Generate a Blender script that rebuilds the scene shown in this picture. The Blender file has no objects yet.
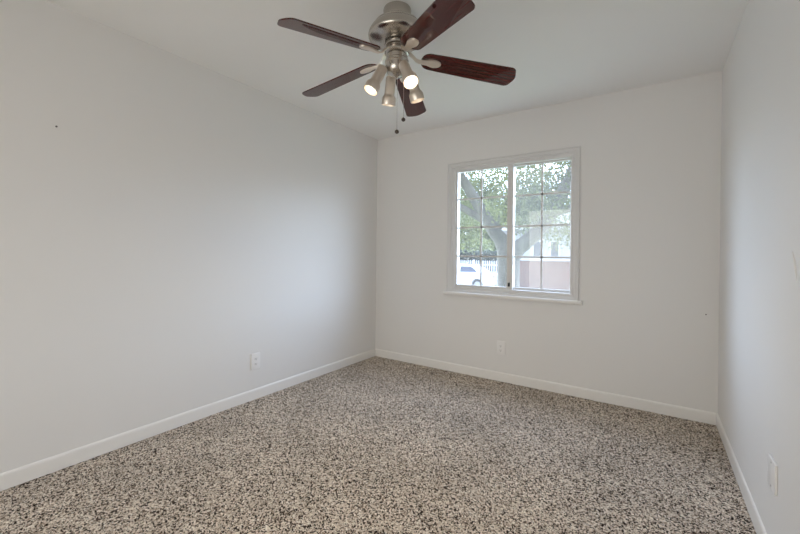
import bpy, bmesh, math, random
import numpy as np
from mathutils import Vector, Matrix
PI = math.pi
scene = bpy.context.scene
C = scene.collection

# ------------------------------------------------------------------ camera
cam_data = bpy.data.cameras.new('camera')
cam_data.sensor_width = 36.0
cam_data.lens = 375.676 / 800 * 36
cam_data.shift_y = -12.53 / 800
cam_data.clip_start = 0.02
cam = bpy.data.objects.new('camera', cam_data)
C.objects.link(cam)
fw = Vector((-0.5587901, 0.82930238, -0.0033439))
rt = Vector((0.82924473, 0.55879242, 0.01020854))
up = Vector((-0.01033451, -0.00293152, 0.9999423))
M = Matrix(((rt.x, up.x, -fw.x, 2.5955), (rt.y, up.y, -fw.y, -3.3735), (rt.z, up.z, -fw.z, 1.1626), (0, 0, 0, 1)))
cam.matrix_world = M
scene.camera = cam

# ------------------------------------------------------------------ world, sun, large lights, exposure
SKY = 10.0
REAR = 46.0
REAR_COL = (1.0, 0.985, 0.94)
LAMP_W = 9.0
world = bpy.data.worlds.new('sky')
scene.world = world
world.use_nodes = True
wn = world.node_tree
wn.nodes.clear()
w_out = wn.nodes.new('ShaderNodeOutputWorld')
w_bg = wn.nodes.new('ShaderNodeBackground')
w_tc = wn.nodes.new('ShaderNodeTexCoord')
w_sep = wn.nodes.new('ShaderNodeSeparateXYZ')
w_ramp = wn.nodes.new('ShaderNodeValToRGB')
wn.links.new(w_tc.outputs['Generated'], w_sep.inputs[0])
wn.links.new(w_sep.outputs['Z'], w_ramp.inputs[0])
w_ramp.color_ramp.elements[0].color = (0.20, 0.21, 0.21, 1)
w_ramp.color_ramp.elements[0].position = 0.035
w_ramp.color_ramp.elements[1].color = (0.38, 0.50, 0.75, 1)
w_ramp.color_ramp.elements[1].position = 0.8
_e = w_ramp.color_ramp.elements.new(0.13)
_e.color = (0.62, 0.78, 1.0, 1)
def w_math(op, a, b):
    n = wn.nodes.new('ShaderNodeMath')
    n.operation = op
    for i, v in enumerate((a, b)):
        if isinstance(v, (int, float)):
            n.inputs[i].default_value = v
        elif v is not None:
            wn.links.new(v, n.inputs[i])
    return n.outputs[0]
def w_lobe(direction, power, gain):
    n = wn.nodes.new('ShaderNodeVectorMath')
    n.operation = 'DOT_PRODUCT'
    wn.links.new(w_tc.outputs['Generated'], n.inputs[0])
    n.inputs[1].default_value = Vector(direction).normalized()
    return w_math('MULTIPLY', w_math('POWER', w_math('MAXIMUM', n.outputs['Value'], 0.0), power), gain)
w_side = wn.nodes.new('ShaderNodeMapRange')       # hazy sky: dimmed behind the house, raised by added lobes at the sides
w_side.interpolation_type = 'SMOOTHSTEP'
wn.links.new(w_sep.outputs['Y'], w_side.inputs['Value'])
for _i, _v in enumerate((-0.4, 0.5, 0.28, 1.0)):
    w_side.inputs[1 + _i].default_value = _v
w_fac = w_math('ADD', w_side.outputs[0], w_math('ADD', w_lobe((0.87, 0.47, 0.15), 5.0, 2.2), w_lobe((-0.93, 0.33, 0.15), 5.0, 2.7)))  # two bright lobes added out of view to light the side walls
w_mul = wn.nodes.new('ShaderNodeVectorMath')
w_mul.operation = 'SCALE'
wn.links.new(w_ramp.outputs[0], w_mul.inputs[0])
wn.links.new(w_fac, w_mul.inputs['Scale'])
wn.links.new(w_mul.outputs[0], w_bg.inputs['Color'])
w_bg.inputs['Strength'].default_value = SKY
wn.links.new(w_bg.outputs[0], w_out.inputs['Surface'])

def area_light(name, loc, direction, sx, sy, power, color):
    d = bpy.data.lights.new(name, 'AREA')
    d.shape = 'RECTANGLE'
    d.size, d.size_y = sx, sy
    d.energy = power
    d.color = color
    o = bpy.data.objects.new(name, d)
    o.location = loc
    o.rotation_euler = Vector(direction).to_track_quat('-Z', 'Z').to_euler()
    C.objects.link(o)
    return o
# unseen fill light added behind the camera
area_light('rear_fill_light', (1.48, -5.52, 1.20), (0, 1, 0.0), 2.6, 2.2, REAR, REAR_COL)
# sampling portal in the front window (emits nothing itself)
po = area_light('window_portal', (1.4975, 0.195, 1.42), (0, -1, 0), 1.1, 1.16, 1.0, (1, 1, 1))
po.data.cycles.is_portal = True

scene.view_settings.view_transform = 'Standard'
scene.view_settings.look = 'None'
scene.view_settings.gamma = 1.0
scene.view_settings.exposure = 0.0
scene.view_settings.use_curve_mapping = False
scene.cycles.use_denoising = True
scene.cycles.max_bounces = 14
scene.cycles.diffuse_bounces = 8
scene.cycles.transparent_max_bounces = 24
scene.cycles.sample_clamp_indirect = 6.0

# ------------------------------------------------------------------ helpers
def obj(name, bm, mat, parent=None, smooth=False):
    me = bpy.data.meshes.new(name)
    bmesh.ops.recalc_face_normals(bm, faces=bm.faces)
    bm.to_mesh(me)
    bm.free()
    if smooth:
        for p in me.polygons:
            p.use_smooth = True
        try:
            me.set_sharp_from_angle(angle=math.radians(38))
        except Exception:
            pass
    o = bpy.data.objects.new(name, me)
    if mat:
        me.materials.append(mat)
    C.objects.link(o)
    if parent:
        o.parent = parent
    return o

def struct(name, bm, mat, smooth=False):
    o = obj(name, bm, mat, None, smooth)
    o['kind'] = 'structure'
    return o

def tag(o, label, cat, group=None):
    o['label'] = label
    o['category'] = cat
    if group:
        o['group'] = group
    return o

def thing(name, label, cat, loc=(0, 0, 0), rotz=0, group=None):
    o = bpy.data.objects.new(name, None)
    o.empty_display_size = 0.1
    C.objects.link(o)
    o.location = loc
    o.rotation_euler = (0, 0, rotz)
    return tag(o, label, cat, group)

def box(bm, x0, x1, y0, y1, z0, z1, bevel=0.0, seg=2):
    r = bmesh.ops.create_cube(bm, size=1.0)
    vs = r['verts']
    for v in vs:
        v.co = Vector((x0 + (v.co.x + .5) * (x1 - x0), y0 + (v.co.y + .5) * (y1 - y0), z0 + (v.co.z + .5) * (z1 - z0)))
    if bevel > 0:
        es = list({e for v in vs for e in v.link_edges})
        bmesh.ops.bevel(bm, geom=es, offset=bevel, segments=seg, affect='EDGES', profile=0.5)
    return bm

def new():
    return bmesh.new()

def lathe(bm, prof, seg=40, mat=None, cap0=False, cap1=False):
    rings = []
    mt = mat or Matrix()
    for r, z in prof:
        ring = []
        for i in range(seg):
            a = 2 * PI * i / seg
            ring.append(bm.verts.new(mt @ Vector((r * math.cos(a), r * math.sin(a), z))))
        rings.append(ring)
    for a, b in zip(rings, rings[1:]):
        for i in range(seg):
            bm.faces.new((a[i], a[(i + 1) % seg], b[(i + 1) % seg], b[i]))
    if cap0:
        bm.faces.new(rings[0])
    if cap1:
        bm.faces.new(rings[-1])
    return bm

def tube(bm, pts, rads, seg=12, caps=True):
    pts = [Vector(p) for p in pts]
    n = len(pts)
    if not isinstance(rads, (list, tuple)):
        rads = [rads] * n
    t0 = (pts[1] - pts[0]).normalized()
    ref = Vector((0, 0, 1)) if abs(t0.z) < .9 else Vector((1, 0, 0))
    u = t0.cross(ref).normalized()
    rings = []
    for i in range(n):
        t = (pts[min(i + 1, n - 1)] - pts[max(i - 1, 0)]).normalized()
        u = (u - t * u.dot(t)).normalized()
        w = t.cross(u)
        rings.append([bm.verts.new(pts[i] + (u * math.cos(2 * PI * k / seg) + w * math.sin(2 * PI * k / seg)) * rads[i]) for k in range(seg)])
    for a, b in zip(rings, rings[1:]):
        for i in range(seg):
            bm.faces.new((a[i], a[(i + 1) % seg], b[(i + 1) % seg], b[i]))
    if caps:
        bm.faces.new(rings[0])
        bm.faces.new(rings[-1])
    return bm

def extrude_outline(bm, pts, axis, a0, a1):
    """closed 2-D outline extruded along 'x','y' or 'z' from a0 to a1"""
    def P(p, a):
        if axis == 'y':
            return Vector((p[0], a, p[1]))
        if axis == 'z':
            return Vector((p[0], p[1], a))
        return Vector((a, p[0], p[1]))
    A = [bm.verts.new(P(p, a0)) for p in pts]
    B = [bm.verts.new(P(p, a1)) for p in pts]
    n = len(pts)
    for i in range(n):
        bm.faces.new((A[i], A[(i + 1) % n], B[(i + 1) % n], B[i]))
    bm.faces.new(A)
    bm.faces.new(B)
    return bm

def dup(o, parent=None):
    c = o.copy()
    C.objects.link(c)
    if parent:
        c.parent = parent
    for ch in list(o.children):
        dup(ch, c)
    return c

# ------------------------------------------------------------------ materials
def mat(name, color, rough=0.5, metal=0.0, **kw):
    m = bpy.data.materials.new(name)
    m.use_nodes = True
    b = m.node_tree.nodes['Principled BSDF']
    b.inputs['Base Color'].default_value = (*color, 1)
    b.inputs['Roughness'].default_value = rough
    b.inputs['Metallic'].default_value = metal
    for k, v in kw.items():
        b.inputs[k.replace('_', ' ')].default_value = v
    return m

def nodes(m):
    t = m.node_tree
    return t, t.nodes['Principled BSDF'], t.nodes, t.links

def add_bump(m, scale, strength, dist, detail=3.0):
    t, b, N, L = nodes(m)
    tc = N.new('ShaderNodeTexCoord')
    nz = N.new('ShaderNodeTexNoise')
    nz.inputs['Scale'].default_value = scale
    nz.inputs['Detail'].default_value = detail
    bp = N.new('ShaderNodeBump')
    bp.inputs['Strength'].default_value = strength
    bp.inputs['Distance'].default_value = dist
    L.new(tc.outputs['Object'], nz.inputs['Vector'])
    L.new(nz.outputs['Fac'], bp.inputs['Height'])
    L.new(bp.outputs['Normal'], b.inputs['Normal'])
    return m

def vary(m, c0, c1, scale, detail=4.0, p0=0.35, p1=0.65, coord='Object', stretch=None):
    t, b, N, L = nodes(m)
    tc = N.new('ShaderNodeTexCoord')
    nz = N.new('ShaderNodeTexNoise')
    nz.inputs['Scale'].default_value = scale
    nz.inputs['Detail'].default_value = detail
    rp = N.new('ShaderNodeValToRGB')
    rp.color_ramp.elements[0].position = p0
    rp.color_ramp.elements[0].color = (*c0, 1)
    rp.color_ramp.elements[1].position = p1
    rp.color_ramp.elements[1].color = (*c1, 1)
    src = tc.outputs[coord]
    if stretch:
        mp = N.new('ShaderNodeMapping')
        mp.inputs['Scale'].default_value = stretch
        L.new(src, mp.inputs['Vector'])
        src = mp.outputs[0]
    L.new(src, nz.inputs['Vector'])
    L.new(nz.outputs['Fac'], rp.inputs[0])
    L.new(rp.outputs[0], b.inputs['Base Color'])
    return m

M_wall = add_bump(mat('wall_paint', (0.80, 0.79, 0.775), 0.55), 180, 0.12, 0.002)
M_ceil = add_bump(mat('ceiling_paint', (0.88, 0.88, 0.87), 0.8), 120, 0.15, 0.002)
M_trim = mat('trim_paint', (0.86, 0.845, 0.82), 0.32)
M_vinyl = mat('window_vinyl', (0.72, 0.71, 0.70), 0.35)
M_plate = mat('outlet_plastic', (0.86, 0.85, 0.84), 0.28)
M_dark = mat('dark_plastic', (0.02, 0.02, 0.02), 0.4)
M_slot = mat('slot_dark', (0.12, 0.11, 0.11), 0.6)
M_nickel = add_bump(mat('brushed_nickel', (0.52, 0.485, 0.44), 0.26, 1.0), 60, 0.04, 0.001)
M_satin_lit = add_bump(mat('satin_nickel_lit', (0.84, 0.765, 0.68), 0.42, 1.0), 60, 0.04, 0.001)  # satin nickel; glow from the bulbs painted in as a paler colour
M_nickel_dark = mat('nickel_groove', (0.09, 0.08, 0.07), 0.4, 1.0)
M_steel = mat('chain_steel', (0.5, 0.48, 0.46), 0.35, 1.0)
M_fob = mat('fob_bronze', (0.10, 0.08, 0.07), 0.35, 0.8)
M_inner = mat('lamp_reflector', (0.9, 0.86, 0.8), 0.25, 0.6)

# mahogany blade
M_wood = mat('mahogany_blade', (0.04, 0.01, 0.008), 0.4, 0.0, Coat_Weight=1.0, Coat_Roughness=0.03, Coat_IOR=1.6, Specular_IOR_Level=0.0)
vary(M_wood, (0.028, 0.004, 0.004), (0.10, 0.010, 0.008), 9.0, 4.0, 0.3, 0.7, 'Object', (0.35, 12.0, 12.0))
M_blade_edge = M_wood

# bulb
M_bulb = bpy.data.materials.new('lit_bulb')
M_bulb.use_nodes = True
_b = M_bulb.node_tree.nodes['Principled BSDF']
_b.inputs['Base Color'].default_value = (1, .95, .85, 1)
_b.inputs['Emission Color'].default_value = (1.0, 0.86, 0.66, 1)
_b.inputs['Emission Strength'].default_value = 4.0

# window glass: clear, reflecting by angle, with a veil painted in for the outdoor haze
def glass(name, veil, tint=(1, 1, 1), veil_col=(0.9, 0.9, 0.9), refl=1.0):
    m = bpy.data.materials.new(name)
    m.use_nodes = True
    t = m.node_tree
    t.nodes.clear()
    N, L = t.nodes, t.links
    out = N.new('ShaderNodeOutputMaterial')
    tr = N.new('ShaderNodeBsdfTransparent')
    tr.inputs[0].default_value = (*tint, 1)
    tl = N.new('ShaderNodeBsdfTranslucent')
    tl.inputs[0].default_value = (*veil_col, 1)
    m1 = N.new('ShaderNodeMixShader')
    m1.inputs[0].default_value = veil
    L.new(tr.outputs[0], m1.inputs[1])
    L.new(tl.outputs[0], m1.inputs[2])
    gl = N.new('ShaderNodeBsdfGlossy')
    gl.inputs['Roughness'].default_value = 0.02
    lw = N.new('ShaderNodeLayerWeight')
    lw.inputs['Blend'].default_value = 0.5
    pw = N.new('ShaderNodeMath')
    pw.operation = 'POWER'
    pw.inputs[1].default_value = 5.0
    fr = N.new('ShaderNodeMath')                # Schlick: the same from both faces of a thin pane
    fr.operation = 'MULTIPLY_ADD'
    fr.inputs[1].default_value = 0.96
    fr.inputs[2].default_value = 0.04
    L.new(lw.outputs['Facing'], pw.inputs[0])
    L.new(pw.outputs[0], fr.inputs[0])
    mul = N.new('ShaderNodeMath')
    mul.operation = 'MULTIPLY'
    mul.inputs[1].default_value = refl
    L.new(fr.outputs[0], mul.inputs[0])
    m2 = N.new('ShaderNodeMixShader')
    L.new(mul.outputs[0], m2.inputs[0])
    L.new(m1.outputs[0], m2.inputs[1])
    L.new(gl.outputs[0], m2.inputs[2])
    L.new(m2.outputs[0], out.inputs['Surface'])
    return m
M_glass = glass('window_glass', 0.03, (1, 1, 1), (0.92, 0.88, 0.80))
M_screen = glass('insect_screen_mesh', 0.025, (0.90, 0.90, 0.90), (0.85, 0.80, 0.73), 0.0)
M_clear = glass('clear_glass', 0.0)

# carpet: beige frieze with brown flecks
M_carpet = bpy.data.materials.new('speckled_carpet')
M_carpet.use_nodes = True
def build_carpet():
    t, b, N, L = nodes(M_carpet)
    b.inputs['Roughness'].default_value = 1.0
    b.inputs['Specular IOR Level'].default_value = 0.05
    tc = N.new('ShaderNodeTexCoord')
    warp = N.new('ShaderNodeTexNoise')
    warp.inputs['Scale'].default_value = 95
    add = N.new('ShaderNodeMixRGB')
    add.blend_type = 'ADD'
    add.inputs[0].default_value = 0.010
    L.new(tc.outputs['Object'], warp.inputs['Vector'])
    L.new(tc.outputs['Object'], add.inputs[1])
    L.new(warp.outputs['Color'], add.inputs[2])
    v = N.new('ShaderNodeTexVoronoi')
    v.inputs['Scale'].default_value = 175
    L.new(add.outputs[0], v.inputs['Vector'])
    sep = N.new('ShaderNodeSeparateColor')
    L.new(v.outputs['Color'], sep.inputs[0])
    rp = N.new('ShaderNodeValToRGB')
    cr = rp.color_ramp
    cr.interpolation = 'CONSTANT'
    cols = [(0.0, (0.022, 0.015, 0.012)), (0.17, (0.11, 0.08, 0.062)), (0.30, (0.40, 0.325, 0.26)), (0.45, (0.62, 0.535, 0.45)), (0.70, (0.78, 0.69, 0.59)), (0.88, (0.88, 0.81, 0.72))]
    cr.elements[0].position, cr.elements[0].color = cols[0][0], (*cols[0][1], 1)
    cr.elements[1].position, cr.elements[1].color = cols[1][0], (*cols[1][1], 1)
    for p, c in cols[2:]:
        e = cr.elements.new(p)
        e.color = (*c, 1)
    L.new(sep.outputs[0], rp.inputs[0])
    # broad worn / vacuumed patches
    big = N.new('ShaderNodeTexNoise')
    big.inputs['Scale'].default_value = 2.6
    big.inputs['Detail'].default_value = 3
    L.new(tc.outputs['Object'], big.inputs['Vector'])
    mr = N.new('ShaderNodeMapRange')
    mr.inputs[1].default_value, mr.inputs[2].default_value = 0.3, 0.7
    mr.inputs[3].default_value, mr.inputs[4].default_value = 0.88, 1.1
    L.new(big.outputs['Fac'], mr.inputs[0])
    mx = N.new('ShaderNodeMixRGB')
    mx.blend_type = 'MULTIPLY'
    mx.inputs[0].default_value = 1.0
    L.new(rp.outputs[0], mx.inputs[1])
    L.new(mr.outputs[0], mx.inputs[2])
    L.new(mx.outputs[0], b.inputs['Base Color'])
    bp = N.new('ShaderNodeBump')
    bp.inputs['Strength'].default_value = 0.5
    bp.inputs['Distance'].default_value = 0.006
    L.new(v.outputs['Distance'], bp.inputs['Height'])
    bp.invert = True
    L.new(bp.outputs[0], b.inputs['Normal'])
build_carpet()

# outdoor materials
M_grass = vary(mat('lawn_grass', (0.2, 0.3, 0.08), 0.9), (0.15, 0.18, 0.07), (0.23, 0.25, 0.12), 6, 6)
M_concrete = vary(mat('pale_concrete', (0.7, 0.69, 0.66), 0.9), (0.30, 0.29, 0.28), (0.38, 0.37, 0.36), 3, 5)
M_bark = add_bump(vary(mat('tree_bark', (0.25, 0.2, 0.16), 0.9), (0.105, 0.088, 0.072), (0.185, 0.16, 0.13), 7, 6, 0.35, 0.65, 'Object', (1, 1, .25)), 14, 0.6, 0.03, 5)
M_siding = mat('white_siding', (0.62, 0.62, 0.60), 0.7)
M_roof = vary(mat('roof_shingle', (0.3, 0.27, 0.25), 0.9), (0.24, 0.22, 0.2), (0.36, 0.33, 0.3), 12, 3)
M_carpaint = mat('white_car_paint', (0.88, 0.88, 0.88), 0.25, 0.0, Coat_Weight=1.0, Coat_Roughness=0.05)
M_carglass = mat('car_glass', (0.10, 0.11, 0.16), 0.08)
M_tyre = mat('tyre_rubber', (0.04, 0.04, 0.042), 0.8)
M_rim = mat('alloy_rim', (0.55, 0.55, 0.56), 0.3, 0.9)
M_tail = mat('tail_light_lens', (0.55, 0.45, 0.45), 0.25)
M_fence = mat('fence_white', (0.82, 0.82, 0.82), 0.6)
M_darkpane = mat('dark_window_pane', (0.12, 0.13, 0.15), 0.1)

M_brick = bpy.data.materials.new('red_brick')
M_brick.use_nodes = True
def build_brick():
    t, b, N, L = nodes(M_brick)
    b.inputs['Roughness'].default_value = 0.85
    tc = N.new('ShaderNodeTexCoord')
    mp = N.new('ShaderNodeMapping')
    mp.inputs['Rotation'].default_value = (PI / 2, 0, 0)
    br = N.new('ShaderNodeTexBrick')
    br.inputs['Scale'].default_value = 1.0
    br.inputs['Color1'].default_value = (0.30, 0.12, 0.08, 1)
    br.inputs['Color2'].default_value = (0.22, 0.09, 0.06, 1)
    br.inputs['Mortar'].default_value = (0.36, 0.27, 0.21, 1)
    br.inputs['Mortar Size'].default_value = 0.012
    br.inputs['Brick Width'].default_value = 0.30
    br.inputs['Row Height'].default_value = 0.10
    L.new(tc.outputs['Object'], mp.inputs['Vector'])
    L.new(mp.outputs[0], br.inputs['Vector'])
    L.new(br.outputs['Color'], b.inputs['Base Color'])
build_brick()

def leaf_mat(name, c0, c1):
    m = bpy.data.materials.new(name)
    m.use_nodes = True
    t = m.node_tree
    t.nodes.clear()
    N, L = t.nodes, t.links
    out = N.new('ShaderNodeOutputMaterial')
    tc = N.new('ShaderNodeTexCoord')
    nz = N.new('ShaderNodeTexNoise')
    nz.inputs['Scale'].default_value = 5.0
    nz.inputs['Detail'].default_value = 6.0
    rp = N.new('ShaderNodeValToRGB')
    rp.color_ramp.elements[0].position, rp.color_ramp.elements[0].color = 0.35, (*c0, 1)
    rp.color_ramp.elements[1].position, rp.color_ramp.elements[1].color = 0.65, (*c1, 1)
    L.new(tc.outputs['Object'], nz.inputs['Vector'])
    L.new(nz.outputs['Fac'], rp.inputs[0])
    df = N.new('ShaderNodeBsdfPrincipled')
    df.inputs['Roughness'].default_value = 0.45
    tl = N.new('ShaderNodeBsdfTranslucent')
    L.new(rp.outputs[0], df.inputs['Base Color'])
    L.new(rp.outputs[0], tl.inputs[0])
    mx = N.new('ShaderNodeMixShader')
    mx.inputs[0].default_value = 0.4
    L.new(df.outputs[0], mx.inputs[1])
    L.new(tl.outputs[0], mx.inputs[2])
    L.new(mx.outputs[0], out.inputs['Surface'])
    return m
M_leaf = leaf_mat('leaf_sage', (0.125, 0.14, 0.04), (0.26, 0.27, 0.10))
M_leaf_far = leaf_mat('leaf_far', (0.14, 0.165, 0.05), (0.27, 0.29, 0.11))
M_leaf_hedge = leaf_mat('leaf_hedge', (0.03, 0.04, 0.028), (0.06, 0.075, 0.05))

# ------------------------------------------------------------------ room shell
W, D, H, T = 2.976, 4.10, 2.44, 0.14
WX0, WX1, WZ0, WZ1 = 0.93, 2.065, 0.80, 2.02       # window opening
def build_floor():
    # wall-to-wall carpet with a tufted, slightly uneven pile
    nx, ny = 298, 411
    rng = np.random.default_rng(4)
    xs = np.linspace(-0.0, W, nx)
    ys = np.linspace(-D, 0.0, ny)
    X, Y = np.meshgrid(xs, ys)
    h = rng.random((ny, nx)) * 0.007
    g = rng.random((ny // 16 + 2, nx // 16 + 2))
    jy, jx = np.arange(ny) / 16, np.arange(nx) / 16
    iy, ix = jy.astype(int), jx.astype(int)
    fy, fx = (jy - iy)[:, None], (jx - ix)[None, :]
    fy, fx = fy * fy * (3 - 2 * fy), fx * fx * (3 - 2 * fx)
    lo = (g[np.ix_(iy, ix)] * (1 - fy) * (1 - fx) + g[np.ix_(iy + 1, ix)] * fy * (1 - fx)
          + g[np.ix_(iy, ix + 1)] * (1 - fy) * fx + g[np.ix_(iy + 1, ix + 1)] * fy * fx)
    Z = h + lo * 0.006 - 0.009
    co = np.stack([X, Y, Z], -1).reshape(-1, 3)
    idx = np.arange(nx * ny).reshape(ny, nx)
    q = np.stack([idx[:-1, :-1], idx[:-1, 1:], idx[1:, 1:], idx[1:, :-1]], -1).reshape(-1, 4)
    n0 = len(co)
    slab = np.array([(-T, -D - T, -.16), (W + T, -D - T, -.16), (W + T, T, -.16), (-T, T, -.16),
                     (-T, -D - T, -.012), (W + T, -D - T, -.012), (W + T, T, -.012), (-T, T, -.012)])
    co = np.concatenate([co, slab])
    sq = np.array([(0, 3, 2, 1), (4, 5, 6, 7), (0, 1, 5, 4), (1, 2, 6, 5), (2, 3, 7, 6), (3, 0, 4, 7)]) + n0
    faces = np.concatenate([q, sq])
    me = bpy.data.meshes.new('floor')
    me.from_pydata(co.tolist(), [], faces.tolist())
    me.polygons.foreach_set('use_smooth', [True] * len(me.polygons))
    me.materials.append(M_carpet)
    o = bpy.data.objects.new('floor', me)
    C.objects.link(o)
    o['kind'] = 'structure'
build_floor()

struct('ceiling', box(new(), -T, W + T, -D - T, 0.20, H, H + 0.15), M_ceil)
wl = struct('wall_left', box(new(), -T, 0, -D - T, 0.20, -1.05, H + .0), M_wall)
wr = struct('wall_right', box(new(), W, W + T, -D - T, 0.20, -1.05, H), M_wall)
bm = new()
TB = 0.20
box(bm, 0, WX0, 0, TB, -1.05, H)
box(bm, WX1, W, 0, TB, -1.05, H)
box(bm, WX0, WX1, 0, TB, -1.05, WZ0)
box(bm, WX0, WX1, 0, TB, WZ1, H)
wb = struct('wall_back', bm, M_wall)
DX0, DX1, DZ1 = 0.45, 2.35, 2.04
bm = new()
box(bm, 0, DX0, -D - T, -D, -1.05, H)
box(bm, DX1, W, -D - T, -D, -1.05, H)
box(bm, DX0, DX1, -D - T, -D, DZ1, H)
box(bm, DX0, DX1, -D - T, -D, -1.05, -0.01)
struct('wall_rear', bm, M_wall)

# small wear on the walls
def nail(wall, loc, axis):
    b = new()
    mt = Matrix.Translation(loc) @ (Matrix.Rotation(PI / 2, 4, 'Y') if axis == 'x' else Matrix.Rotation(PI / 2, 4, 'X'))
    lathe(b, [(0.0045, -0.002), (0.0045, 0.002), (0.003, 0.004)], 12, mt, True, True)
    o = obj('nail_head', b, M_slot, wall)
    return o
nail(wl, (0.0, -2.750, 1.807), 'x')
nail(wb, (2.906, 0.0, 0.756), 'y')
b = new()
tube(b, [(W - .0005, -1.629, 1.182), (W - .001, -1.640, 1.168), (W - .001, -1.654, 1.147), (W - .001, -1.664, 1.118), (W - .0005, -1.676, 1.084)], [.001, .0026, .0034, .0030, .001], 8)
obj('paint_drip', b, M_wall, wr, True)

# baseboards: flat board with an eased top edge
def base_profile():
    return [(0, 0), (-0.009, 0), (-0.009, 0.066), (-0.008, 0.073), (-0.005, 0.079), (0, 0.082)]
bm = new()
extrude_outline(bm, [(-p[0], p[1]) for p in base_profile()], 'y', -D, 0)
struct('baseboard_left', bm, M_trim)
bm = new()
extrude_outline(bm, [(W + p[0], p[1]) for p in base_profile()], 'y', -D, 0)
struct('baseboard_right', bm, M_trim)
bm = new()
extrude_outline(bm, [(p[0], p[1]) for p in base_profile()], 'x', 0.009, W - 0.009)
struct('baseboard_back', bm, M_trim)
bm = new()
extrude_outline(bm, [(-D - p[0], p[1]) for p in base_profile()], 'x', 0.009, DX0 - .06)
extrude_outline(bm, [(-D - p[0], p[1]) for p in base_profile()], 'x', DX1 + .06, W - 0.009)
struct('baseboard_rear', bm, M_trim)

# unseen cased opening and closed box, added to pass the fill and block sky
bm = new()
box(bm, DX0 - .06, DX0, -D - T - .012, -D + .012, 0, DZ1 + .06)
box(bm, DX1, DX1 + .06, -D - T - .012, -D + .012, 0, DZ1 + .06)
box(bm, DX0, DX1, -D - T - .012, -D + .012, DZ1, DZ1 + .06)
struct('trim_1', bm, M_trim)
bm = new()
HY = -5.6
box(bm, -T, W + T, HY - T, HY, -.16, H)
box(bm, -T, 0, HY, -D - T, -.16, H)
box(bm, W, W + T, HY, -D - T, -.16, H)
struct('wall_fill_box', bm, M_wall)
struct('ceiling_fill_box', box(new(), -T, W + T, HY - T, -D - T, H, H + .15), M_ceil)
struct('floor_fill_box', box(new(), -T, W + T, HY - T, -D - T, -.16, 0), M_carpet)

# ------------------------------------------------------------------ the window
def ring(bm, x0, x1, z0, z1, w, y0, y1, bevel=0.0, wb=None, wt=None):
    wb = w if wb is None else wb
    wt = w if wt is None else wt
    box(bm, x0, x0 + w, y0, y1, z0, z1, bevel)
    box(bm, x1 - w, x1, y0, y1, z0, z1, bevel)
    box(bm, x0 + w, x1 - w, y0, y1, z1 - wt, z1, bevel)
    box(bm, x0 + w, x1 - w, y0, y1, z0, z0 + wb, bevel)
    return bm
def mitred(bm, x0, x1, z0, z1, prof):
    """picture-frame moulding: profile points (inset, y) swept round the rectangle with mitred corners"""
    loops = []
    for ins, y in prof:
        loops.append([bm.verts.new((x0 + ins, y, z0 + ins)), bm.verts.new((x1 - ins, y, z0 + ins)),
                      bm.verts.new((x1 - ins, y, z1 - ins)), bm.verts.new((x0 + ins, y, z1 - ins))])
    for a, b2 in zip(loops, loops[1:] + loops[:1]):
        for i in range(4):
            bm.faces.new((a[i], a[(i + 1) % 4], b2[(i + 1) % 4], b2[i]))
    return bm

def front_window():
    o = bpy.data.objects.new('window_1', None)
    o.location = (0, 0, 0)
    C.objects.link(o)
    o['kind'] = 'structure'
    o['label'] = 'white sliding window with grids in the back wall'
    b = new()
    mitred(b, 0.895, 2.094, 0.775, 2.055, [(0, .0), (0, -.016), (.004, -.019), (.009, -.019), (.012, -.013), (.032, -.011), (.036, -.006), (.036, 0.0)])
    obj('casing', b, M_vinyl, o)
    b = new()
    mitred(b, 0.930, 2.065, 0.80, 2.02, [(0, 0.11), (0, -.004), (.014, -.006), (.018, .002), (.040, .004), (.043, .012), (.043, 0.11)])
    obj('frame', b, M_vinyl, o)
    # stool
    b = new()
    prof = [(0.0, .757), (-.030, .757), (-.036, .760), (-.040, .768), (-.042, .780), (-.040, .787), (-.034, .790), (0, .790)]
    extrude_outline(b, prof, 'x', 0.868, 2.121)
    obj('window_stool', b, M_trim, o)
    Z0, Z1 = 0.843, 1.977
    mz = (1.14, 1.4175, 1.695)
    def sash(name, x0, x1, y0, y1, ws, we, cx):
        s = new()
        box(s, x0, x0 + ws, y0, y1, Z0, Z1, .002)
        box(s, x1 - we, x1, y0, y1, Z0, Z1, .002)
        box(s, x0 + ws, x1 - we, y0, y1, Z1 - .013, Z1, .002)
        box(s, x0 + ws, x1 - we, y0, y1, Z0, Z0 + .020, .002)
        so = obj(name, s, M_vinyl, o)
        ym = (y0 + y1) / 2
        g = new()
        box(g, x0 + ws - .003, x1 - we + .003, ym - .003, ym + .003, Z0 + .012, Z1 - .008)
        obj('pane', g, M_glass, so)
        k = new()
        box(k, cx - .0075, cx + .0075, ym - .0075, ym - .0035, Z0 + .018, Z1 - .012)
        for z in mz:
            box(k, x0 + ws, x1 - we, ym - .0075, ym - .0035, z - .0075, z + .0075)
        obj('grid', k, M_vinyl, so)
        return so
    sash('sash', 0.973, 1.541, 0.014, 0.044, .018, .054, 1.238)
    sash('sash', 1.500, 2.022, 0.052, 0.082, .040, .004, 1.782)
    b = new()
    box(b, 1.541, 2.018, .094, .096, Z0, Z1)
    obj('insect_screen', b, M_screen, o)
    b = new()
    box(b, 1.501, 1.519, .004, .0145, .870, .905, .003)
    l = obj('latch', b, M_dark, o)
    l['label'] = 'black latch'
front_window()

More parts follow.
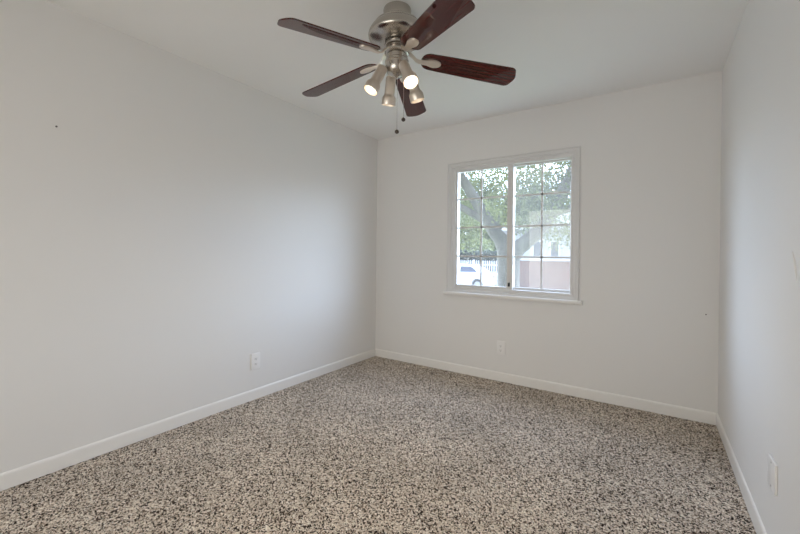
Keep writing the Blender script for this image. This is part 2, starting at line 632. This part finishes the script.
# ------------------------------------------------------------------ outlets
def wall_plate(name, label, cat, loc, rotz, w, h, t, kind, group=None):
    root = thing(name, label, cat, loc, rotz, group)      # local: x along the wall, -y into the room
    b = new()
    box(b, -w / 2, w / 2, -t, 0, -h / 2, h / 2, .003, 3)
    obj('cover_plate', b, M_plate, root, True)
    if kind == 'duplex':
        for s in (-1, 1):
            r = new()
            pts = []
            for i in range(24):
                a = 2 * PI * i / 24
                pts.append((max(-.0135, min(.0135, .0172 * math.cos(a))), s * .0195 + .0145 * math.sin(a)))
            extrude_outline(r, pts, 'y', -t - .0022, -t + .001)
            ro = obj('receptacle', r, M_plate, root)
            q = new()
            box(q, -.0075, -.0050, -t - .0027, -t - .0015, s * .0195 - .002, s * .0195 + .0065)
            box(q, .0050, .0075, -t - .0027, -t - .0015, s * .0195 - .001, s * .0195 + .0055)
            lathe(q, [(.0028, 0), (.0028, .0012)], 10, Matrix.Translation((0, -t - .0015, s * .0195 - .0075)) @ Matrix.Rotation(PI / 2, 4, 'X'), True, True)
            obj('slots', q, M_slot, ro)
        zs = (0,)
    else:
        zs = (-.043, .043)
    for z in zs:
        q = new()
        lathe(q, [(.0032, -.001), (.0032, .0010), (.002, .0016)], 12, Matrix.Translation((0, -t, z)) @ Matrix.Rotation(PI / 2, 4, 'X'), True, True)
        obj('screw', q, M_rim if kind != 'duplex' else M_plate, root, True)
    return root
wall_plate('wall_outlet', 'white duplex outlet low on the left wall', 'outlet', (0, -1.551, 0.300), PI / 2, .080, .128, .009, 'duplex', 'white duplex outlets')
wall_plate('wall_outlet', 'white duplex outlet below the window on the back wall', 'outlet', (1.449, 0, 0.304), 0, .080, .128, .009, 'duplex', 'white duplex outlets')
wall_plate('blank_wall_plate', 'blank white cover plate low on the right wall', 'wall plate', (W, -1.440, 0.355), -PI / 2, .100, .112, .008, 'blank')

# ------------------------------------------------------------------ ceiling fan
FX, FY = 1.470, -1.752
TOC = 304.8                       # azimuth from the fan towards the viewer's side of the room
def ceiling_fan():
    root = thing('ceiling_fan', 'brushed nickel ceiling fan with five dark mahogany blades and four lit spot lamps', 'ceiling fan', (FX, FY, H))
    def part(name, prof, m=M_nickel, c0=True, c1=True, seg=56):
        b = new()
        lathe(b, [(r, z - H) for r, z in prof], seg, None, c0, c1)
        return obj(name, b, m, root, True)
    part('canopy', [(.064, 2.44), (.071, 2.438), (.073, 2.430), (.0715, 2.408), (.069, 2.384), (.066, 2.379), (.060, 2.377)])
    part('motor_housing', [(.055, 2.384), (.076, 2.383), (.087, 2.379), (.104, 2.368), (.119, 2.356), (.1215, 2.352), (.1205, 2.348), (.125, 2.346), (.138, 2.330), (.147, 2.314), (.1505, 2.300), (.149, 2.291), (.143, 2.284), (.128, 2.277), (.105, 2.271), (.080, 2.267), (.055, 2.265)])
    part('rotor_ring', [(.050, 2.266), (.062, 2.262), (.065, 2.252), (.063, 2.243), (.052, 2.240), (.052, 2.234), (.061, 2.231), (.0645, 2.222), (.0645, 2.208), (.060, 2.203), (.050, 2.200), (.050, 2.196), (.056, 2.193), (.057, 2.176), (.050, 2.173)])
    part('switch_housing', [(.046, 2.176), (.060, 2.174), (.0625, 2.168), (.0625, 2.160), (.059, 2.156), (.059, 2.136), (.056, 2.120), (.049, 2.106), (.036, 2.094), (.020, 2.088), (.010, 2.084), (.004, 2.076)])
    # five blades
    RB, ZB = .16, 2.177
    pitch = -math.radians(13)
    droop = math.radians(7.2)
    ph0 = -1.82120439
    def outline(r0, r1, w0, w1):
        pts = []
        cr = .030
        # root: rounded, sides flare to the tip, tip slightly bowed with rounded corners
        n = 12
        for i in range(n + 1):
            a = PI / 2 + PI * i / n
            pts.append((r0 + .045 + .045 * math.cos(a), w0 / 2 * math.sin(a)))
        def wid(r):
            return (w0 + (w1 - w0) * (r - r0) / (r1 - r0)) / 2
        for i in range(1, 8):
            r = r0 + .045 + (r1 - cr - .012 - r0 - .045) * i / 8
            pts.append((r, -wid(r)))
        for i in range(7):
            a = -PI / 2 + PI / 2 * i / 6
            pts.append((r1 - .012 - cr + cr * math.cos(a), -(w1 / 2 - cr) + cr * math.sin(a)))
        for i in range(1, 6):
            y = -(w1 / 2 - cr) + (w1 - 2 * cr) * i / 6
            pts.append((r1 - .012 + .012 * (1 - (y / (w1 / 2 - cr)) ** 2), y))
        for i in range(7):
            a = PI / 2 * i / 6
            pts.append((r1 - .012 - cr + cr * math.cos(a), (w1 / 2 - cr) + cr * math.sin(a)))
        for i in range(7, 0, -1):
            r = r0 + .045 + (r1 - cr - .012 - r0 - .045) * i / 8
            pts.append((r, wid(r)))
        return pts
    pts = [(x - RB, y) for x, y in outline(.128, .645, .112, .138)]
    bm_b = new()
    extrude_outline(bm_b, pts, 'z', -.003, .003)
    es = [e for e in bm_b.edges if abs(e.verts[0].co.z - e.verts[1].co.z) < 1e-6]
    bmesh.ops.bevel(bm_b, geom=es, offset=.0012, segments=2, affect='EDGES', profile=.5)
    blade = obj('blade', bm_b, M_wood, root)
    # blade iron: curved arm ending in an oval spoon under the blade (sub-part)
    bi = new()
    sp = []
    for i in range(28):
        a = 2 * PI * i / 28
        x = .190 - RB + .046 * math.cos(a)
        sp.append((x, .026 * math.sin(a) * (1.0 + .18 * math.cos(a))))
    extrude_outline(bi, sp, 'z', -.0095, -.0032)
    bev = [e for e in bi.edges if e.verts[0].co.z < -.009 and e.verts[1].co.z < -.009]
    bmesh.ops.bevel(bi, geom=bev, offset=.003, segments=3, affect='EDGES', profile=.6)
    path = [(x - RB, z) for x, z in ((.050, .026), (.068, .024), (.084, .012), (.100, -.004), (.118, -.010), (.140, -.0085), (.165, -.0065))]
    wds = [.012, .012, .0105, .010, .011, .015, .018]
    # flat curved strap
    loops = []
    for (x, z), w in zip(path, wds):
        loops.append([bi.verts.new((x, -w, z - .0035)), bi.verts.new((x, w, z - .0035)), bi.verts.new((x, w, z + .0035)), bi.verts.new((x, -w, z + .0035))])
    for a, c in zip(loops, loops[1:]):
        for i in range(4):
            bi.faces.new((a[i], a[(i + 1) % 4], c[(i + 1) % 4], c[i]))
    bi.faces.new(loops[0])
    bi.faces.new(loops[-1])
    iron = obj('blade_iron', bi, M_satin_lit, blade, True)
    iron['label'] = 'nickel blade iron'
    for k in range(5):
        bl = blade if k == 0 else blade.copy()
        if k:
            C.objects.link(bl)
            bl.parent = root
            ir = iron.copy()
            C.objects.link(ir)
            ir.parent = bl
        a = ph0 - k * 2 * PI / 5
        bl.location = (RB * math.cos(a), RB * math.sin(a), ZB - H)
        bl.rotation_euler = (Matrix.Rotation(a, 4, 'Z') @ Matrix.Rotation(droop, 4, 'Y') @ Matrix.Rotation(pitch, 4, 'X')).to_euler()
    # four swivelling spot lamps
    lamps = [(27, 33), (-68, 27), (112, 18), (202, 15)]
    for rel, tilt in lamps:
        az = math.radians(TOC + rel)
        out = Vector((math.cos(az), math.sin(az), 0))
        tl = math.radians(tilt)
        d = (out * math.sin(tl) + Vector((0, 0, -1)) * math.cos(tl)).normalized()
        p0 = out * .082 + Vector((0, 0, 2.110 - H))
        # local frame: z along d
        q = Vector((0, 0, 1)).rotation_difference(d).to_matrix().to_4x4()
        F = Matrix.Translation(p0) @ q
        b = new()
        prof = [(.004, -.014), (.020, -.013), (.0255, -.009), (.0272, -.001), (.0272, .074), (.0275, .080), (.0305, .086), (.0362, .094), (.0384, .102), (.0390, .130), (.0382, .1345), (.0360, .1347), (.0350, .125), (.0325, .110), (.027, .099), (.004, .094)]
        lathe(b, prof, 40, F, True, True)
        lamp = obj('spot_lamp', b, M_satin_lit, root, True)
        b = new()
        tube(b, [out * .044 + Vector((0, 0, 2.124 - H)), out * .064 + Vector((0, 0, 2.124 - H)), p0 + d * .008], [.0065, .0065, .0065], 12)
        lathe(b, [(.009, -.003), (.011, 0), (.009, .003)], 14, Matrix.Translation(out * .060 + Vector((0, 0, 2.124 - H))) @ Vector((0, 0, 1)).rotation_difference(out).to_matrix().to_4x4(), True, True)
        obj('swivel_arm', b, M_nickel, lamp, True)
        b = new()
        lathe(b, [(.0275, .100), (.0270, .109), (.023, .1125), (.015, .1145), (.0, .115)], 32, F)
        bmesh.ops.remove_doubles(b, verts=b.verts, dist=1e-5)
        o = obj('bulb', b, M_bulb, lamp, True)
        o['label'] = 'glowing reflector bulb'
        ld = bpy.data.lights.new('bulb_light', 'SPOT')
        ld.energy = LAMP_W
        ld.color = (1.0, .84, .62)
        ld.spot_size = math.radians(110)
        ld.spot_blend = 1.0
        ld.shadow_soft_size = .03
        lo = bpy.data.objects.new('bulb_light', ld)
        C.objects.link(lo)
        lo.parent = lamp
        lo.matrix_parent_inverse = Matrix()
        lo.location = p0 + d * .142
        lo.rotation_euler = d.to_track_quat('-Z', 'Y').to_euler()
    # two pull chains with round fobs
    tw = Vector((math.cos(math.radians(TOC)), math.sin(math.radians(TOC)), 0))
    rg = Vector((math.cos(math.radians(TOC + 90)), math.sin(math.radians(TOC + 90)), 0))
    for lat, dep, zf in ((.004, .030, 1.790), (.038, -.012, 1.868)):
        base = rg * lat + tw * dep
        b = new()
        tube(b, [base + Vector((0, 0, 2.135 - H)), base + Vector((0, 0, (2.135 + zf) / 2 - H)), base + Vector((0, 0, zf + .008 - H))], .0013, 8)
        ch = obj('pull_chain', b, M_steel, root, True)
        b = new()
        lathe(b, [(.0, .011), (.004, .0105), (.009, .0065), (.0112, 0), (.009, -.0065), (.004, -.0095), (.0, -.010)], 20, Matrix.Translation(base + Vector((0, 0, zf - H))))
        bmesh.ops.remove_doubles(b, verts=b.verts, dist=1e-5)
        f = obj('fob', b, M_fob, ch, True)
        f['label'] = 'small dark round fob'
ceiling_fan()

# ------------------------------------------------------------------ outside the window
GZ = -1.05
bm = new()
box(bm, -45, 45, -12, 9.5, GZ - .3, GZ)
struct('ground', bm, M_grass)
bm = new()
box(bm, -45, 45, 9.5, 60, GZ - .3, GZ)
struct('street', bm, M_concrete)

def leaf_mesh(name, pts, size, m, parent, rng, droop=0.0):
    n = len(pts)
    d = rng.normal(size=(n, 3))
    d[:, 2] -= droop
    d /= np.linalg.norm(d, axis=1)[:, None]
    e = rng.normal(size=(n, 3))
    e -= d * (e * d).sum(1)[:, None]
    e /= np.linalg.norm(e, axis=1)[:, None]
    nn = np.cross(d, e)
    L = size * (0.6 + 0.8 * rng.random((n, 1)))
    Wd = L * .30
    v = np.stack([pts, pts + d * L * .45 + e * Wd + nn * L * .08, pts + d * L, pts + d * L * .45 - e * Wd + nn * L * .08], 1).reshape(-1, 3)
    i = np.arange(n) * 4
    f = np.concatenate([np.stack([i, i + 1, i + 2], 1), np.stack([i, i + 2, i + 3], 1)])
    me = bpy.data.meshes.new(name)
    me.from_pydata(v.tolist(), [], f.tolist())
    me.materials.append(m)
    o = bpy.data.objects.new(name, me)
    C.objects.link(o)
    o.parent = parent
    o['kind'] = 'stuff'
    return o

def blob_points(rng, blobs, per):
    out = []
    for (x, y, z, rx, ry, rz) in blobs:
        k = max(20, int(per * rx * ry * rz))
        p = rng.normal(size=(k, 3))
        p /= np.linalg.norm(p, axis=1)[:, None]
        p *= (0.35 + 0.65 * rng.random((k, 1)) ** .6)
        out.append(p * (rx, ry, rz) + (x, y, z))
    return np.concatenate(out)

def front_tree():
    TX, TY = 0.06, 4.5
    root = thing('shade_tree', 'large leafy tree with a forked grey trunk just outside the window', 'tree', (TX, TY, GZ))
    b = new()
    o3 = Vector((TX, TY, GZ))
    def limb(pts, rads):
        # smooth the polyline before skinning
        P = [Vector(p) for p in pts]
        Q, R = [], []
        for i in range(len(P) - 1):
            p0, p1, p2, p3 = P[max(i - 1, 0)], P[i], P[i + 1], P[min(i + 2, len(P) - 1)]
            for k in range(4):
                t = k / 4
                Q.append(.5 * ((2 * p1) + (p2 - p0) * t + (2 * p0 - 5 * p1 + 4 * p2 - p3) * t * t + (3 * p1 - p0 - 3 * p2 + p3) * t ** 3))
                R.append(rads[i] * (1 - t) + rads[i + 1] * t)
        Q.append(P[-1])
        R.append(rads[-1])
        tube(b, [q - o3 for q in Q], R, 14)
    limb([(.02, 4.5, GZ - .05), (.05, 4.5, GZ + .25), (.06, 4.5, .0), (.06, 4.5, .6), (.05, 4.5, 1.1), (-.03, 4.5, 1.38)], [.36, .27, .235, .225, .23, .17])
    limb([(.04, 4.5, .95), (-.08, 4.48, 1.42), (-.26, 4.45, 1.68), (-.54, 4.4, 2.16), (-.85, 4.35, 2.68), (-1.2, 4.2, 3.3), (-1.7, 4.0, 4.0)], [.16, .155, .14, .125, .105, .08, .05])
    limb([(.08, 4.5, .95), (.22, 4.5, 1.25), (.42, 4.5, 1.42), (.76, 4.45, 1.74), (1.05, 4.4, 2.18), (1.22, 4.35, 2.55), (1.6, 4.2, 3.4), (1.9, 4.0, 4.2)], [.17, .165, .15, .135, .12, .10, .075, .045])
    limb([(-.34, 4.44, 1.82), (-.7, 4.35, 2.05), (-1.1, 4.3, 2.28), (-1.8, 4.2, 2.7)], [.09, .08, .07, .04])
    limb([(-.22, 4.46, 1.66), (-.10, 4.5, 1.9), (.03, 4.52, 2.18), (.10, 4.5, 2.8), (.05, 4.4, 3.8)], [.10, .09, .08, .065, .04])
    limb([(1.12, 4.38, 2.36), (.75, 4.3, 2.34), (.2, 4.2, 2.30), (-.1, 4.1, 2.36)], [.05, .045, .035, .018])
    limb([(.9, 4.42, 1.95), (1.3, 4.5, 2.1), (1.9, 4.5, 2.5)], [.07, .06, .03])
    obj('trunk', b, M_bark, root, True)
    rng = np.random.default_rng(11)
    blobs = []
    for i in range(120):
        x = rng.uniform(-2.4, 2.0)
        y = rng.uniform(3.5, 6.8)
        z = rng.uniform(1.95, 4.2)
        s = rng.uniform(.30, .62)
        blobs.append((x - TX, y - TY, z - GZ, s, s, s * .7))
    # low hanging sprays
    for (x, y, z, s) in [(-1.0, 4.9, 1.75, .38), (-1.5, 5.0, 1.5, .4), (-.75, 5.2, 1.6, .35), (-.35, 5.2, 1.95, .3), (.35, 5.2, 1.95, .35), (.9, 5.1, 1.65, .35), (1.25, 4.9, 1.55, .38), (1.5, 5, 1.75, .4), (.15, 5.4, 1.75, .3),(-.2, 4.1, 2.3, .25), (.55, 4.1, 2.0, .3), (.75, 5.3, 1.45, .3), (1.15, 5.4, 1.85, .4), (1.6, 5.6, 1.6, .35), (.55, 5.6, 1.8, .35), (1.0, 4.15, 2.1, .28), (-1.2, 5.3, 1.35, .3)]:
        blobs.append((x - TX, y - TY, z - GZ, s, s, s * .7))
    pts = blob_points(rng, blobs, 5200)
    leaf_mesh('foliage', pts, .064, M_leaf, root, rng, .5)
front_tree()

def far_tree(x, y, h, label, seed, m=M_leaf_far):
    root = thing('background_tree', label, 'tree', (x, y, GZ), 0, 'trees beyond the street')
    b = new()
    tube(b, [(0, 0, -.05), (.05, 0, h * .3), (-.05, .1, h * .65)], [.22, .17, .08], 10)
    obj('trunk', b, M_bark, root, True)
    rng = np.random.default_rng(seed)
    blobs = []
    for i in range(26):
        a = rng.uniform(0, 2 * PI)
        rr = rng.uniform(0, h * .36)
        blobs.append((rr * math.cos(a), rr * math.sin(a) * .6, rng.uniform(h * .28, h * .92), h * .15, h * .15, h * .13))
    leaf_mesh('foliage', blob_points(rng, blobs, 330), .30, m, root, rng, .4)
far_tree(-13.2, 31, 8.0, 'pale green tree beyond the parked car, leftmost in the window', 21)
far_tree(-14.0, 41, 9.5, 'pale green tree beyond the parked car, just left of the forked trunk', 22)

def hedge():
    root = thing('hedge', 'dark clipped hedge behind the white picket fence', 'hedge', (-9, 27.2, GZ))
    rng = np.random.default_rng(31)
    p = np.stack([rng.uniform(-5.5, 3.0, 9000), rng.uniform(-.6, .6, 9000), rng.uniform(0.05, 2.45, 9000)], 1)
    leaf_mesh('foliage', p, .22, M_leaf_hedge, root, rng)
    b = new()
    for i in range(10):
        tube(b, [(-5 + i * .82, 0, -.05), (-5 + i * .82, .05, 1.5)], [.05, .02], 6)
    obj('stem', b, M_bark, root)
hedge()

def picket_fence():
    x0, x1, y = -13.5, -5.8, 25.6
    root = thing('picket_fence', 'white picket fence behind the parked white car', 'fence', ((x0 + x1) / 2, y, GZ))
    L = (x1 - x0) / 2
    for z in (.45, 1.35):
        b = new()
        box(b, -L, L, .012, .05, z - .05, z + .05)
        obj('rail', b, M_fence, root)
    b = new()
    extrude_outline(b, [(-.05, .05), (.05, .05), (.05, 1.62), (0, 1.72), (-.05, 1.62)], 'y', -.012, .012)
    p0 = obj('picket', b, M_fence, root)
    n = 42
    for i in range(n):
        p = p0 if i == 0 else p0.copy()
        if i:
            C.objects.link(p)
            p.parent = root
        p.location = (-L + .06 + i * (2 * L - .12) / (n - 1), 0, 0)
    for x in (-L, 0, L):
        b = new()
        box(b, x - .06, x + .06, .05, .17, -.02, 1.75)
        obj('post', b, M_fence, root)
picket_fence()

def car():
    # rear end towards +x; local origin under the middle of the car
    root = thing('car', 'white parked car seen side-on through the left half of the window', 'car', (-7.7, 18.95, GZ))
    hw = .88
    # lower body: outline with wheel arches, lofted with a little tumblehome
    def arch(cx, r=.36, n=10):
        return [(cx + r * math.cos(PI - PI * i / n), .30 + r * math.sin(PI - PI * i / n)) for i in range(n + 1)]
    RW, FW_ = 1.42, -1.35
    bottom = [(-2.18, .22)] + [(x, max(z, .20)) for x, z in arch(FW_)] + [(x, max(z, .20)) for x, z in arch(RW)] + [(2.16, .26)]
    top = [(2.24, .40), (2.27, .62), (2.24, .86), (2.16, .96), (1.95, .995), (1.55, .99), (.5, .95), (-.95, .93), (-1.5, .86), (-2.0, .74), (-2.2, .62), (-2.26, .45)]
    b = new()
    outline = bottom + top
    def ins(p, y):
        return p
    lo = []
    for y, sh in ((-hw + .06, .0), (-hw, .0), (hw, .0), (hw - .06, .0)):
        pass
    ys = [(-hw + .05, .03), (-hw, 0), (hw, 0), (hw - .05, .03)]
    loops = []
    for y, s in ((-hw, .02), (-hw + .03, 0.0), (hw - .03, 0.0), (hw, .02)):
        loops.append([b.verts.new((p[0] * (1 - s), y, .6 + (p[1] - .6) * (1 - s))) for p in outline])
    n = len(outline)
    for a, c in zip(loops, loops[1:]):
        for i in range(n):
            b.faces.new((a[i], a[(i + 1) % n], c[(i + 1) % n], c[i]))
    b.faces.new(loops[0])
    b.faces.new(loops[-1])
    obj('body', b, M_carpaint, root)
    # greenhouse
    def green(zs, xf, xr, yw):
        pass
    b = new()
    low = [(-1.05, .92), (1.62, .98)]
    secs = [(.92, -1.08, 1.66, .80), (1.16, -.66, 1.34, .72), (1.34, -.32, 1.02, .64), (1.41, -.10, .80, .56), (1.43, .1, .6, .40)]
    rings = []
    for z, xf, xr, yw in secs:
        r = .14
        ring_ = []
        for (cx, cy, a0) in ((xr - r, yw - r, 0), (xf + r, yw - r, 90), (xf + r, -yw + r, 180), (xr - r, -yw + r, 270)):
            for k in range(5):
                a = math.radians(a0 + 90 * k / 4)
                ring_.append(b.verts.new((cx + r * math.cos(a), cy + r * math.sin(a), z)))
        rings.append(ring_)
    m = len(rings[0])
    for a, c in zip(rings, rings[1:]):
        for i in range(m):
            b.faces.new((a[i], a[(i + 1) % m], c[(i + 1) % m], c[i]))
    b.faces.new(rings[-1])
    obj('cabin', b, M_carpaint, root, True)
    def yw_at(z):
        for (z0, _, _, y0), (z1, _, _, y1) in zip(secs, secs[1:]):
            if z0 <= z <= z1:
                return y0 + (y1 - y0) * (z - z0) / (z1 - z0)
        return .6
    for s in (-1, 1):
        for quad in ([(-.84, 1.0), (.24, 1.0), (.24, 1.31), (-.36, 1.31), (-.56, 1.17)], [(.31, 1.0), (1.34, 1.02), (1.16, 1.18), (.92, 1.31), (.31, 1.31)]):
            b = new()
            A = [b.verts.new((x, s * (yw_at(z) - .02), z)) for x, z in quad]
            B = [b.verts.new((x, s * (yw_at(z) + .012), z)) for x, z in quad]
            k = len(quad)
            for i in range(k):
                b.faces.new((A[i], A[(i + 1) % k], B[(i + 1) % k], B[i]))
            b.faces.new(A)
            b.faces.new(B)
            obj('side_window', b, M_carglass, root)
    for nm, q in (('windscreen', [(-1.0, .97, .62), (-.42, 1.30, .50)]), ('rear_window', [(1.58, 1.0, .62), (1.10, 1.30, .50)])):
        b = new()
        sgn = -1 if q[0][0] < 0 else 1
        (xa, za, ya), (xb, zb, yb) = q
        A = [b.verts.new(v) for v in ((xa + sgn * .02, -ya, za), (xa + sgn * .02, ya, za), (xb + sgn * .02, yb, zb), (xb + sgn * .02, -yb, zb))]
        B = [b.verts.new(v) for v in ((xa - sgn * .06, -ya, za), (xa - sgn * .06, ya, za), (xb - sgn * .06, yb, zb), (xb - sgn * .06, -yb, zb))]
        for i in range(4):
            b.faces.new((A[i], A[(i + 1) % 4], B[(i + 1) % 4], B[i]))
        b.faces.new(A)
        b.faces.new(B)
        obj(nm, b, M_carglass, root)
    for x in (FW_, RW):
        for s in (-1, 1):
            mt = Matrix.Translation((x, s * (hw - .11), .315)) @ Matrix.Rotation(PI / 2, 4, 'X')
            b = new()
            lathe(b, [(.20, -.10), (.29, -.10), (.315, -.08), (.32, 0), (.315, .08), (.29, .10), (.20, .10)], 28, mt)
            w = obj('wheel', b, M_tyre, root, True)
            b = new()
            lathe(b, [(.205, -.07), (.19, -.095), (.10, -.085), (.04, -.10), (.04, .10), (.10, .085), (.19, .095), (.205, .07)], 28, mt, True, True)
            obj('rim', b, M_rim, w, True)
    for s in (-1, 1):
        b = new()
        box(b, 2.10, 2.262, s * .62 - .17, s * .62 + .17, .72, .88, .02)
        obj('tail_light', b, M_tail, root)
        b = new()
        box(b, .05, .22, s * hw - .015, s * hw + .02, .80, .83, .008)
        obj('door_handle', b, M_carpaint, root)
    for xa, xb in ((2.18, 2.32), (-2.31, -2.12)):
        b = new()
        box(b, xa, xb, -.80, .80, .32, .51, .03)
        obj('bumper', b, M_carpaint, root)
    root.scale = (1.08, 1.08, 1.10)
car()

def house():
    X0, X1, Y0 = -5.0, 5.5, 20.0
    root = thing('house', 'white house with a red brick skirt across the street', 'house', (0, Y0, GZ))
    b = new()
    box(b, X0, X1, .02, 7.0, 1.95, 3.6)
    obj('siding_wall', b, M_siding, root)
    b = new()
    box(b, X0 - .02, X1 + .02, -.06, 7.05, -.02, 1.84)
    obj('brick_skirt', b, M_brick, root)
    b = new()
    box(b, X0 - .05, X1 + .05, -.14, 7.1, 1.84, 1.97, .02)
    obj('ledge', b, M_fence, root)
    for xc in (-3.2, -2.2, -.2, 2.5):
        w = .42
        b = new()
        ring(b, xc - w / 2 - .08, xc + w / 2 + .08, 2.05, 3.05, .08, -.03, .06)
        f = obj('window', b, M_fence, root)
        b = new()
        box(b, xc - w / 2, xc + w / 2, .0, .03, 2.13, 2.97)
        obj('pane', b, M_darkpane, f)
    b = new()
    extrude_outline(b, [(-.7, 3.5), (7.7, 3.5), (7.7, 3.66), (3.5, 5.6), (-.7, 3.66)], 'x', X0 - .5, X1 + .5)
    obj('roof', b, M_roof, root)
house()
